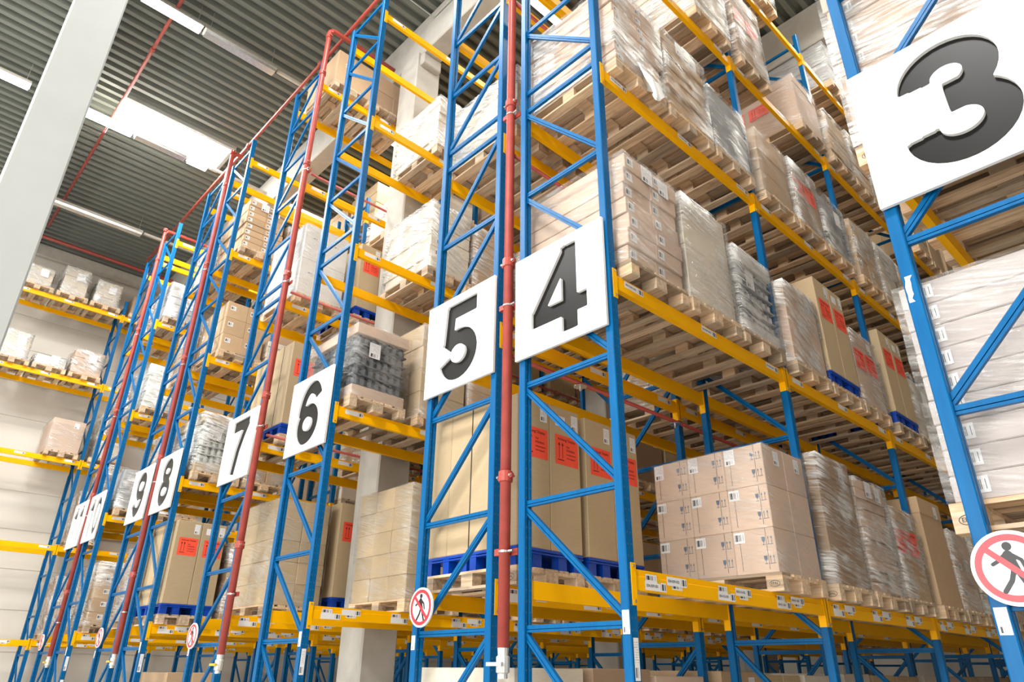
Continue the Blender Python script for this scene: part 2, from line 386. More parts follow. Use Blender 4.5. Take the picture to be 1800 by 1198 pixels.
# concrete columns between racks 6 and 7 and the girders over them
for i, y in enumerate((-3.65, 1.5, 6.65, 11.8, 16.95)):
    mb = MB().box(-5.97, -5.42, y, y+.54, 0, 12.42, 0, .02)
    if i > 0: mb.box(-5.97-.12, -5.42+.12, y+.06, y+.48, 12.1, 12.36, 0, .02)
    struct('trim_%d' % (i+1), mb.mesh('column', 'white_column' if i == 0 else 'concrete'))
    struct('trim_%d' % (i+21), MB().box(-20.2, 8.6, y+.06, y+.46, 12.36, 13.3, 0, .02).mesh('girder', 'concrete'))
struct('trim_40', MB().box(-20.1, -19.95, -16, 25, 12.95, 13.3).mesh('eaves_strip', 'lamp_body'))
# roof lights
for i, (xc, y0, y1) in enumerate(((-12.2, -2.0, .36), (-4.0, -2.8, -.4))):
    o = struct('window_%d' % (i+1), MB().box(xc-.52, xc+.52, y0, y1, 13.24, 13.27).mesh('roof_light', 'sky'))
    fr = MB().box(xc-.60, xc-.52, y0-.08, y1+.08, 13.20, 13.3).box(xc+.52, xc+.60, y0-.08, y1+.08, 13.20, 13.3).box(xc-.52, xc+.52, y0-.08, y0, 13.20, 13.3).box(xc-.52, xc+.52, y1, y1+.08, 13.20, 13.3)
    link('window_frame', fr.mesh('window_frame', 'white_column'), o)
# ------------------------------------------------------------------ strip lamps under the roof
LAMPS = [(-8.14, -4.4, -2.9, 1), (-8.14, -2.75, -1.66, 1), (-8.14, -1.62, -.16, 0),
         (-12.12, -4.9, -3.72, 1), (-12.12, -2.75, -1.68, 1), (-12.12, -1.64, -.48, 0), (-12.12, -.44, .04, 1), (-12.12, 2.2, 3.6, 1), (-12.12, 5.0, 6.4, 1), (-12.12, 8, 9.4, 1),
         (-16.28, -2.5, -.16, 0), (-8.14, 2.4, 3.8, 1), (-8.14, 5.2, 6.6, 1), (-3.24, 2.4, 3.8, 1), (.97, 1.6, 3.0, 1), (.97, 4.6, 6.0, 1), (.97, 7.6, 9.0, 1)]
for i, (x, y0, y1, lit) in enumerate(LAMPS):
    root = link('strip_lamp', None, None, (x, y0, 12.72))
    where = {-8.14: 'between racks 7 and 8', -12.12: 'between racks 9 and 10', -16.28: 'beside rack 11', -3.24: 'between racks 5 and 6', .97: 'between racks 3 and 4'}[x]
    k = sum(1 for q in LAMPS[:i] if q[0] == x)
    tag(root, '%s strip lamp, %s from the front over the aisle %s' % ('glowing' if lit else 'unlit', ORD[k], where), 'lamp', 'strip lamps under the roof')
    L = y1-y0
    link('housing', MB().prism([(-.06, .10), (.06, .10), (.11, 0), (-.11, 0)], (0, 0, 0), (0, L, 0), (1, 0, 0), (0, 0, 1)).mesh('housing', 'lamp_body'), root)
    link('diffuser', MB().prism([(-.10, 0), (.10, 0), (.085, -.06), (-.085, -.06)], (0, .02, -.001), (0, L-.02, -.001), (1, 0, 0), (0, 0, 1)).mesh('diffuser', 'tube' if lit else 'zinc'), root)
    if lit:
        lo = area('strip_lamp_light', (0, L/2, -.065), (0, 0, 0), .16, L-.06, 70, (1, .97, .90)); lo.parent = root
    for yy in (.1, L-.1): link('hanger', MB().tube([(0, yy, .1), (0, yy, .58)], .006, 6).mesh('hanger', 'zinc'), root)
for x, y0, y1 in ((-8.14, -.12, 2.3), (-12.12, .10, 2.1), (-16.28, -.12, 2.6)):
    o = link('lamp_trunking', MB().box(-.03, .03, 0, y1-y0, 0, .06).mesh('lamp_trunking', 'lamp_body'), None, (x, y0, 12.74))
    tag(o, 'thin pale cable trunking under the roof, %s' % {-8.14: 'continuing the lamps that face rack 7', -12.12: 'ending at the bright roof light', -16.28: 'last one before the pale side wall'}[x], 'trunking')
# ------------------------------------------------------------------ racks
def post_profile(sgn):
    w, d, c = .07, .085, .006
    return [(c, 0), (w-c, 0), (w, c), (w, d-c), (w-c, d), (c, d), (0, d-c), (0, d-.03), (.012, d-.034), (.012, .034), (0, .03), (0, c)] if sgn > 0 else \
           [(c, 0), (w-c, 0), (w, c), (w, .03), (w-.012, .034), (w-.012, d-.034), (w, d-.03), (w, d-c), (w-c, d), (c, d), (0, d-c), (0, c)]
def post_mesh(h, side):
    mb = MB().prism(post_profile(1 if side == 'r' else -1), (0, 0, .012), (0, 0, h), (1, 0, 0), (0, 1, 0)).box(-.03, .10, -.03, .115, 0, .012)
    return mb.mesh('upright', 'blue')
BR = [(-.024, 0), (.024, 0), (.024, .03), (-.024, .03)]
BRC = [(-.024, 0), (-.008, 0), (-.008, .016), (-.003, .016), (-.003, 0), (.024, 0), (.024, .03), (-.024, .03)]
HZ = [.95, 1.92, 2.805, 3.785, 4.75, 5.725, 6.775, 7.02, 7.91, 8.78, 9.65, 10.55, 11.44]
def brace(mb, x0, z0, x1, z1, y):
    p0, p1 = Vector((x0, y, z0)), Vector((x1, y, z1)); d = (p1-p0).normalized(); n = Vector((-d.z, 0, d.x))
    if n.z < 0: n = -n
    return mb.prism(BRC, p0, p1, n, (0, 1, 0))
def beam_mesh(L, sgn, h=.13):
    # local: Y along the beam, +X (times sgn) the face towards the aisle
    t = .05
    pr = [(0, -h), (t*sgn, -h), (t*sgn, -h*.34), (t*.82*sgn, -h*.30), (t*.82*sgn, 0), (0, 0)]
    if sgn < 0: pr = pr[::-1]
    mb = MB().prism(pr, (0, 0, 0), (0, L, 0), (1, 0, 0), (0, 0, 1))
    xo = .052*sgn
    for y, s in ((0, -1), (L, 1)):
        # end plate against the post's side, folded round its aisle face
        a, b2 = (y-.0, y-.006) if s < 0 else (y, y+.006)
        mb.box(min(-.012*sgn, .058*sgn), max(-.012*sgn, .058*sgn), min(a, b2), max(a, b2), -.225, .035)
        a, b2 = (y-.05, y) if s < 0 else (y, y+.05)
        mb.box(min(.054*sgn, .060*sgn), max(.054*sgn, .060*sgn), min(a, b2), max(a, b2), -.225, .035)
        for z in (.015, -.20):
            yy = (a+b2)/2
            mb.tube([(.060*sgn, yy, z), (.067*sgn, yy, z)], .009, 8, 1)
    return mb.mesh('beam', ['yellow', 'zinc'])
LABEL_TXT = {}
def location_label(txt, near, w=.235, h=.058):
    mb = MB(); mb.quad((0, 0, 0), (0, w, 0), (0, w, h), (0, 0, h), 0)
    if near and txt:
        me = text_mesh(txt, .026, 'ink', 'LEFT'); mesh_into(mb, me, ((.0006, .014, h/2), (0, 1, 0), (0, 0, 1)), 1); bpy.data.meshes.remove(me)
    return mb.mesh('location_label', ['paper_wide', 'ink'])
def bar_label(): 
    mb = MB(); mb.quad((0, 0, 0), (0, .125, 0), (0, .125, .044), (0, 0, .044), 0); return mb.mesh('location_label', ['paper_code'])
def yellow_patch():
    return MB().quad((0, 0, 0), (0, .04, 0), (0, .04, .03), (0, 0, .03)).mesh('sticker', 'valve_yellow')
RACK = {}
for r, (xl, xr) in RX.items():
    y0 = Y0[r]; root = link('pallet_rack', None, None, (xl, y0, 0)); RACK[r] = root
    lab = 'tall blue and yellow pallet rack with the number %d sign on its end' % r if r < 12 else 'tall blue and yellow pallet rack running along the pale far-off side wall'
    tag(root, lab, 'rack', 'pallet racks'); w = xr-xl; nb = NB[r]
    for k in range(nb+1):
        y = k*BAY; posts = []
        for side, x, h in (('l', 0, 11.5), ('r', w-.07, 11.64)):
            p = link('upright', cached(('post', side), lambda: post_mesh(h, side)), root, (x, y, 0)); posts.append(p)
        host = posts[1]; ox = -(w-.07); yb = .028
        det = (k == 0 and r <= 8) or (k == 1 and r == 4)
        all_mb = MB()
        for i, z in enumerate(HZ):
            mb = brace(MB() if det else all_mb, ox+.045, z, .025, z, yb)
            if det: link('horizontal_brace', mb.mesh('horizontal_brace', 'blue_brace'), host)
            if i+1 < len(HZ) and HZ[i+1]-z > .4:
                za, zb = (HZ[i+1]-.03, z+.03)
                if r % 2: za, zb = zb, za
                mb = brace(MB() if det else all_mb, ox+.045, za, .025, zb, yb)
                if det: link('diagonal_brace', mb.mesh('diagonal_brace', 'blue_brace'), host)
        mb = brace(MB() if det else all_mb, ox+.045, .95-.03 if r % 2 == 0 else .15, .025, .15 if r % 2 == 0 else .92, yb)
        if det: link('diagonal_brace', mb.mesh('diagonal_brace', 'blue_brace'), host)
        else:
            o = link('bracing', all_mb.mesh('bracing', 'blue_brace'), host); o['kind'] = 'stuff'
    for k in range(nb):
        for l in range(5):
            for side, x, sg in (('r', w-.055, 1), ('l', .055, -1)):
                bm_ = cached(('beam', sg), lambda: beam_mesh(BAY-.085-.004, sg))
                o = link('beam', bm_, root, (x, k*BAY+.087, LV[l]))
                if side == 'r' and (k < 3 or r == 12):
                    n_near = r == 4 and k == 0
                    if l == 0:
                        for i in range(3):
                            yy = .10+i*.88; num = '%03d-%03d' % (r if r < 12 else 12, 9+3*k+i)
                            lowt = location_label(num+'-001', True) if n_near else cached('loc', lambda: location_label('', False))
                            hit = location_label(num+'-002', True) if n_near else cached('loc', lambda: location_label('', False))
                            link('location_label', lowt, o, (.0512, yy, -.122)); link('location_label', cached('bar', bar_label), o, (.0516, yy+.008, -.066))
                            link('location_label', hit, o, (.0524, yy+.245, -.074)); link('location_label', cached('bar', bar_label), o, (.0514, yy+.30, -.098))
                            if n_near: link('sticker', cached('stk', yellow_patch), o, (.0518, yy+.135, -.072))
                    else:
                        for yy in (.10, 1.2, 2.35):
                            lm = location_label('%03d-%03d-%03d' % (r, 9+3*k, l+2), True) if (n_near and l < 3) else cached('loc', lambda: location_label('', False))
                            q = link('location_label', lm, o, (.0516, yy, -.078)); q.scale = (1, 1.05, 1)
# paper labels on the end uprights
for r in (4, 6, 8, 10, 3, 5, 7, 9):
    host = [c for c in RACK[r].children if c.name.startswith('upright')][1 if r % 2 == 0 else 0]
    spots = [(-.0014, .012, 1.86, .055, .14), (None, .02, 1.60, .05, .24), (None, .02, 1.2, .055, .25)] if r % 2 == 0 else [(-.0014, .010, 1.80, .05, .11)]
    for sx, sy, z, w_, h_ in spots:
        mb = MB()
        if sx is not None: mb.quad((sy, -.0014, z), (sy+w_, -.0014, z), (sy+w_, -.0014, z+h_), (sy, -.0014, z+h_))
        else: mb.quad((.0714, sy, z), (.0714, sy+w_, z), (.0714, sy+w_, z+h_), (.0714, sy, z+h_))
        link('paper_label', mb.mesh('paper_label', 'paper_tall'), host)
# ------------------------------------------------------------------ number signs with cut-out figures
SZ0 = 3.997; SH = .976; SW = .995
def number_sign(r):
    xl, xr = RX[r]; x = {3: 1.95, 4: -1.015, 5: -2.29, 6: -5.176, 7: -7.194, 8: -10.06, 9: -11.37, 10: -14.25, 11: -15.53}[r]
    txt = str(r); strokes = []; dh = .79
    for i, ch in enumerate(txt):
        sx = dh*(1.0 if len(txt) == 1 else .78); wd = .62*sx; tot = wd*len(txt)+(.05 if len(txt) > 1 else 0)
        bx = SW/2-tot/2+i*(wd+.05); 
        for pts, w_, rc in DIGIT[ch]:
            strokes.append(([(bx+(px*1.08-.025)*sx, SH/2-dh/2+py*dh) for px, py in pts], w_*dh*(1 if len(txt) == 1 else .8), rc))
    n = 130 if r < 7 else 90
    loops = contour_curve(stroke_sdf(strokes), .02, SW-.02, .05, SH-.05, n)
    rect = [(0, 0), (SW, 0), (SW, SH), (0, SH)]
    root = link('rack_number_sign', fill_mesh([rect]+loops, .0125, ['white_sign']), None, (x, -.028, SZ0))
    tag(root, 'square white board with the cut-out number %s hung on a blue rack end' % txt, 'sign', 'rack number boards')
    link('number_backing', MB().box(.015, SW-.015, .0135, .0175, .015, SH-.015).mesh('number_backing', 'sign_back'), root)
    for px in (.02, SW-.02):
        for pz in (.03, SH-.03): link('screw', MB().tube([(px, -.0135, pz), (px, -.016, pz)], .006, 8).mesh('screw', 'zinc'), root)
for r in range(3, 12): number_sign(r)
# ------------------------------------------------------------------ round no-pedestrian signs
def disc(r0, y0, y1, mi=0, n=48, r1=None):
    mb = MB()
    if r1 is None: mb.tube([(0, y0, 0), (0, y1, 0)], r0, n)
    else:
        vs = []; fs = []
        for k in range(n):
            a = 2*math.pi*k/n; c, s = math.cos(a), math.sin(a)
            vs += [(r0*c, y0, r0*s), (r1*c, y0, r1*s), (r1*c, y1, r1*s), (r0*c, y1, r0*s)]
        for k in range(n):
            i, j = 4*k, 4*((k+1) % n)
            for q in range(4): fs.append((i+q, i+(q+1) % 4, j+(q+1) % 4, j+q))
        mb.add(vs, fs)
    return mb
def walker():
    st = [([(0, .088), (0, .0881)], .018, True), ([(-.004, .052), (.010, -.01)], .019, True), ([(-.012, .058), (-.045, .03), (-.068, .018)], .0075, True),
          ([(.010, .052), (.040, .028), (.050, -.012)], .0075, True), ([(.002, -.012), (-.014, -.052), (-.048, -.094)], .0095, True), ([(.013, -.012), (.030, -.055), (.046, -.098)], .0095, True)]
    return contour_curve(stroke_sdf(st), -.1, .1, -.13, .13, 70)
WALK = walker()
for r, x, z in ((3, 2.085, 2.06), (5, -2.11, 2.12), (7, -7.0, 2.03), (9, -11.12, 2.11), (11, -15.2, 2.12)):
    root = link('no_pedestrian_sign', cached('ped', lambda: disc(.155, -.008, .008).mesh('no_pedestrian_sign', 'white_sign')), None, (x, -.045, z))
    tag(root, 'round white no-pedestrians sign with red ring on the end of rack %d' % r, 'sign', 'no-pedestrian signs')
    link('red_ring', cached('pedring', lambda: disc(.139, -.0095, -.008, r1=.112).mesh('red_ring', 'red_sign')), root)
    link('walking_figure', cached('pedfig', lambda: fill_mesh(WALK, .0006, ['black_sign'])), root, (0, -.0090, 0))
    link('red_bar', cached('pedbar', lambda: MB().prism([(-.0125, -.0012), (.0125, -.0012), (.0125, 0), (-.0125, 0)], (-.086, -.0095, .086), (.086, -.0095, -.086), (.7071, 0, .7071), (0, 1, 0)).mesh('red_bar', 'red_sign')), root)
    link('bracket', cached('pedbr', lambda: MB().box(-.02, .02, .008, .042, -.05, .05).mesh('bracket', 'zinc')), root)
# ------------------------------------------------------------------ red sprinkler pipes
def elbow(p, d0, d1, r, n=7):
    p, d0, d1 = Vector(p), Vector(d0), Vector(d1)
    return [p+d0*(-r*(1-math.sin(t*math.pi/2/n)))+d1*(r*(1-math.cos(t*math.pi/2/n))) for t in range(n+1)]
def riser(x, y, z0, ztop, who, yend):
    root = link('sprinkler_riser', None, None, (x, y, 0)); tag(root, 'red sprinkler riser pipe standing %s' % who, 'pipe', 'sprinkler pipes')
    pts = [(0, 0, z0)]+elbow((0, 0, ztop), (0, 0, 1), (0, 1, 0), .12)+[(0, yend, ztop)]
    link('pipe', MB().tube(pts, .044, 14).mesh('pipe', 'red_pipe', True), root)
    for z in (3.05, 5.05, 7.0, 9.1, 11.1, 12.0):
        link('coupling', cached('cpl', lambda: MB().tube([(0, 0, -.045), (0, 0, -.04), (0, 0, .04), (0, 0, .045)], [.05, .058, .058, .05], 14).box(-.082, .082, -.014, .014, -.018, .018).tube([(-.07, -.03, 0), (-.07, .03, 0)], .010, 8, 1).tube([(.07, -.03, 0), (.07, .03, 0)], .010, 8, 1).mesh('coupling', ['red_pipe', 'zinc'])), root, (0, 0, z))
    for z in (2.47, 4.6, 6.85, 8.95):
        link('clamp', cached('clm', lambda: MB().box(-.095, .095, .044, .058, -.025, .025).box(-.095, -.04, -.02, .05, -.025, .025).mesh('clamp', 'red_pipe')), root, (0, 0, z))
        link('clamp_ring', cached('clr', lambda: MB().tube([(0, 0, -.008), (0, 0, .008)], .05, 14).tube([(.05, -.01, 0), (.10, -.01, 0)], .009, 8).mesh('clamp_ring', 'zinc')), root, (0, 0, z))
    v = link('valve', MB().tube([(0, 0, z0-.20), (0, 0, z0-.17), (0, 0, z0-.16), (0, 0, z0-.06), (0, 0, z0-.05), (0, 0, z0)], [.035, .035, .05, .05, .038, .042], 12).mesh('valve', 'brass'), root)
    link('lever', MB().box(-.10, .06, -.075, -.055, z0-.12, z0-.095).mesh('lever', 'valve_yellow' if x < -3 else 'brass'), v)
riser(-1.155, 0.0, 1.80, 12.15, 'between racks 4 and 5', 9)
riser(-5.97, -.06, 1.80, 12.2, 'in front of the end of rack 7', 1.4)
riser(-10.22, 0.0, 1.85, 12.0, 'between racks 8 and 9', 9)
riser(-14.40, 0.0, 1.85, 12.0, 'between racks 10 and 11', 9)
def pipe(pts, r, label, joints=()):
    o = link('sprinkler_pipe', MB().tube(pts, r, 12).mesh('sprinkler_pipe', 'red_pipe', True)); tag(o, label, 'pipe', 'sprinkler pipes')
    for p in joints: link('coupling', MB().tube([(p[0]-.05, p[1], p[2]), (p[0]+.05, p[1], p[2])], r*1.45, 12).mesh('coupling', 'red_pipe'), o)
    return o
pipe([(6, .26, 12.3), (-16.9, .26, 12.3)], .035, 'long thin red pipe crossing over the rack ends from wall to wall', [(-10.1, .26, 12.3), (-6.9, .26, 12.3)])
pipe([(5, -2.14, 13.0), (-18.2, -2.14, 13.0)], .034, 'long thin red pipe under the roof crossing over the open front aisle', [(-9.6, -2.14, 13.0)])
pipe([(-18.9, -9, 13.0), (-18.9, 12, 13.0)], .05, 'red pipe running along the top of the pale side wall')
for l in (1, 2, 3):
    for (x, who) in ((-1.155, 'racks 4 and 5'), (-6.0, 'the uprights of rack 7')):
        zz = LV[l]-.35 if x > -3 else LV[l]+.04
        bp = pipe([(x, .05, zz), (x, 9, zz)], .02, 'thin red branch pipe by %s at the %s beam level' % (who, LEVEL[l]))
        for yy in (.95, 2.5, 4.2): link('sprinkler_head', cached('sph', lambda: MB().tube([(0, 0, -.02), (0, 0, -.075)], .012, 8).tube([(0, 0, -.03), (0, 0, -.034)], .065, 16).mesh('sprinkler_head', 'zinc')), bp, (x, yy, zz))
o = link('cable_conduit', MB().tube([(-5.05, -1.5, 13.05), (-5.05, 1.50, 13.05), (-5.0, 1.535, 13.05), (-1.5, 1.535, 13.05)], .014, 8).mesh('cable_conduit', 'white_column'))
tag(o, 'thin white cable conduit bending along the girder high above rack 6', 'conduit')
host = [c for c in RACK[3].children if c.name.startswith('upright')][0]
rr = random.Random(4); edge = [(.012+rr.uniform(-.004, .006), 3.41+.155*i/7) for i in range(8)]; edge2 = [(.056+rr.uniform(-.018, .008)-.02*abs(i-5)/5, 3.41+.155*i/7) for i in range(8)]
mb = MB(); mb.add([(x, -.0012, z) for x, z in edge]+[(x, -.0012, z) for x, z in edge2], [(i, 8+i, 9+i, i+1) for i in range(7)])
link('torn_sticker', mb.mesh('torn_sticker', 'label_white'), host)
# ------------------------------------------------------------------ pallets
def pal_parts():
    top = MB()
    for y, w in ((-.4, .145), (-.2, .10), (-.0725, .145), (.10, .10), (.255, .145)): top.box(-.6, .6, y, y+w, .122, .144)
    mid = MB()
    for x in (-.6, -.0725, .455): mid.box(x, x+.145, -.4, .4, .1, .122)
    return top, mid
def block(w): return MB().box(-.0725, .0725, -w/2, w/2, .022, .10).mesh('block', 'wood')
def bottom(w): return MB().box(-.6, .6, -w/2, w/2, 0, .022).mesh('bottom_board', 'wood')
def pallet_single():
    t, mm = pal_parts(); mb = MB(); mb.add(t.v, t.f); mb.add(mm.v, mm.f)
    for y, w in ((-.35, .10), (0, .145), (.35, .10)):
        mb.box(-.6, .6, y-w/2, y+w/2, 0, .022)
        for x in (-.5275, 0, .5275): mb.box(x-.0725, x+.0725, y-w/2, y+w/2, .022, .10)
    return mb.mesh('wooden_pallet', 'wood')
def stamp_mesh():
    mb = MB(); n = 40; w, h = .046, .026
    for k in range(n):
        a, b2 = 2*math.pi*k/n, 2*math.pi*(k+1)/n
        mb.add([(0, w*math.cos(a), h*math.sin(a)), (0, w*math.cos(b2), h*math.sin(b2)), (0, (w-.004)*math.cos(b2), (h-.004)*math.sin(b2)), (0, (w-.004)*math.cos(a), (h-.004)*math.sin(a))], [(0, 1, 2, 3)])
    me = text_mesh('EPAL', .030, 'ink'); mesh_into(mb, me, ((0, 0, 0), (0, 1, 0), (0, 0, 1)), 0); bpy.data.meshes.remove(me)
    return mb.mesh('burnt_stamp', 'ink')
def make_pallet(x, y, z, detail, label, stamp=None):
    if not detail:
        o = link('wooden_pallet', cached('pal1', pallet_single), None, (x, y, z))
    else:
        o = link('wooden_pallet', None, None, (x, y, z))
        link('top_deck', cached('paltop', lambda: pal_parts()[0].mesh('top_deck', 'wood')), o); link('cross_deck', cached('palmid', lambda: pal_parts()[1].mesh('cross_deck', 'wood')), o)
        for yy, w in ((-.35, .10), (0, .145), (.35, .10)):
            link('bottom_board', cached(('palbot', w), lambda: bottom(w)), o, (0, yy, 0))
            for xx in (-.5275, 0, .5275): link('block', cached(('palblk', w), lambda: block(w)), o, (xx, yy, 0))
        if stamp:
            q = link('burnt_stamp', cached('stamp', stamp_mesh), o)
            if stamp == '+x': q.location = (.6006, -.35, .06)
            elif stamp == '-y': q.location = (.5275, -.4006, .06); q.rotation_euler = (0, 0, R(-90))
            elif stamp == '-yl': q.location = (-.5275, -.4006, .06); q.rotation_euler = (0, 0, R(-90))
    tag(o, label, 'pallet', 'wooden pallets in the racks'); return o
def plastic_pallet_mesh():
    mb = MB().box(-.395, .395, -.295, .295, .125, .15, 0, .004).box(-.395, .395, -.295, .295, .105, .118)
    for x in (-.34, -.15, .15, .34):
        for y in (-.24, 0, .24): mb.prism([(-.05, -.04), (.05, -.04), (.05, .04), (-.05, .04)], (x, y, 0), (x, y, .125), (1, 0, 0), (0, 1, 0))
    return mb.mesh('plastic_pallet', 'blue_plastic')
# ------------------------------------------------------------------ loads
def ctn(dx, dy, dz, mat, seam=True):
    def f():
        mb = MB().box(-dx/2+.001, dx/2-.001, -dy/2+.001, dy/2-.001, .0, dz-.001, 0, min(.006, dz*.08))
        return mb.mesh('carton', mat)
    return cached(('ctn', round(dx, 3), round(dy, 3), round(dz, 3), mat), f)
def slip(w, h, mat, axis):
    def f():
        mb = MB()
        if axis == 'x': mb.quad((0, -w/2, -h/2), (0, w/2, -h/2), (0, w/2, h/2), (0, -w/2, h/2))
        else: mb.quad((-w/2, 0, -h/2), (w/2, 0, -h/2), (w/2, 0, h/2), (-w/2, 0, h/2))
        return mb.mesh('shipping_label', mat)
    return cached(('slip', w, h, mat, axis), f)
def wrap_mesh(dx, dy, dz, seed, amp, skirt=.10, off=.012):
    def f():
        rnd = random.Random(seed); mb = MB(); nx, ny, nz = 7, 5, 11
        ring = []
        for i in range(nx): ring.append((-dx/2-off+(dx+2*off)*i/nx, -dy/2-off, 0, -1))
        for i in range(ny): ring.append((dx/2+off, -dy/2-off+(dy+2*off)*i/ny, 1, 0))
        for i in range(nx): ring.append((dx/2+off-(dx+2*off)*i/nx, dy/2+off, 0, 1))
        for i in range(ny): ring.append((-dx/2-off, dy/2+off-(dy+2*off)*i/ny, -1, 0))
        n = len(ring); vs = []; ph = [rnd.uniform(0, 6) for _ in range(4)]
        for j in range(nz+1):
            z = -skirt+(dz+skirt)*j/nz
            for i, (x, y, a, b2) in enumerate(ring):
                d = abs(rnd.gauss(0, amp))+amp*.6*max(0, math.sin(z*14+ph[0]+i*.7))
                vs.append((x+a*d, y+b2*d, z+rnd.uniform(-.01, .01)*(0 < j < nz)))
        fs = [(j*n+i, j*n+(i+1) % n, (j+1)*n+(i+1) % n, (j+1)*n+i) for j in range(nz) for i in range(n)]
        # film folded over the top edge
        o = len(vs); k = nz*n
        for i, (x, y, a, b2) in enumerate(ring): vs.append((x*.86, y*.86, dz+.006+rnd.uniform(0, .01)))
        fs += [(k+i, k+(i+1) % n, o+(i+1) % n, o+i) for i in range(n)]
        mb.add(vs, fs); return mb
    return f()
LN = [0]
def wrap(root, dx, dy, dz, mat, amp, skirt=.0):
    LN[0] += 1
    return link('stretch_wrap', wrap_mesh(dx, dy, dz, LN[0], amp, skirt).mesh('stretch_wrap', mat, True), root)
def orange_label(w=.30, h=.27):
    def f():
        mb = MB().quad((0, -w/2, -h/2), (0, w/2, -h/2), (0, w/2, h/2), (0, -w/2, h/2))
        def t(s, size, y, z, al='CENTER'):
            me = text_mesh(s, size, 'ink_red', al); mesh_into(mb, me, ((.0008, y, z), (0, 1, 0), (0, 0, 1)), 1); bpy.data.meshes.remove(me)
        t('Achtung! Display', .034, 0, .098)
        t('Nur', .026, -.005, .040, 'LEFT'); t('STEHEND', .026, -.005, .006, 'LEFT'); t('transportieren,', .021, -.005, -.030, 'LEFT'); t('nicht kippen!!', .021, -.005, -.064, 'LEFT')
        for y in (-.098, -.055):
            mb.add([(.0008, y-.003, -.075), (.0008, y+.003, -.075), (.0008, y+.003, .045), (.0008, y-.003, .045)], [(0, 1, 2, 3)], 1)
            mb.add([(.0008, y-.014, .04), (.0008, y+.014, .04), (.0008, y, .072)], [(0, 1, 2)], 1)
        mb.add([(.0008, -.118, -.096), (.0008, -.035, -.096), (.0008, -.035, -.088), (.0008, -.118, -.088)], [(0, 1, 2, 3)], 1)
        return mb.mesh('handling_label', ['orange', 'ink_red'])
    return cached('orange', f)
def fragile_mark():
    def f():
        mb = MB()
        q = lambda pts: mb.add([(x, 0, z) for x, z in pts], [tuple(range(len(pts)))])
        q([(-.050, .0), (-.042, -.012), (-.030, -.012), (-.022, 0), (-.020, .03), (-.052, .03)]); q([(-.038, -.03), (-.034, -.03), (-.034, -.012), (-.038, -.012)]); q([(-.048, -.036), (-.024, -.036), (-.024, -.031), (-.048, -.031)])
        for x in (.006, .036):
            q([(x-.002, -.03), (x+.002, -.03), (x+.002, .02), (x-.002, .02)]); q([(x-.008, .014), (x+.008, .014), (x, .034)])
        q([(-.006, -.036), (.048, -.036), (.048, -.032), (-.006, -.032)])
        return mb.mesh('handling_mark', 'mark')
    return cached('frag', f)
M['mark'] = simple('grey_blue_print', (.10, .14, .20), .7)
def lab(root, x, y, z, w=.10, h=.13, axis='x', mat='paper_tall'):
    return link('shipping_label', slip(w, h, mat, axis), root, (x, y, z))
def load_cases(root, dx, dy, dz, nx, ny, nz, mat, labels=False, jit=.004, rnd=None):
    cx, cy, cz = dx/nx, dy/ny, dz/nz; me = ctn(cx, cy, cz, mat)
    for k in range(nz):
        for i in range(nx):
            for j in range(ny):
                if 0 < i < nx-1 and 0 < j < ny-1 and k < nz-1: continue
                jx, jy = rnd.uniform(-jit, jit), rnd.uniform(-jit, jit)
                c = link('carton', me, root, (-dx/2+cx*(i+.5)+jx, -dy/2+cy*(j+.5)+jy, k*cz))
                if labels and i == nx-1: lab(c, cx/2+.0012, -cy*.22, cz*.62, min(.10, cy*.3), min(.085, cz*.45), 'x', 'paper_code')
                if labels and j == 0: lab(c, -cx*.2, -cy/2-.0012, cz*.62, min(.10, cx*.3), min(.085, cz*.45), 'y', 'paper_code')
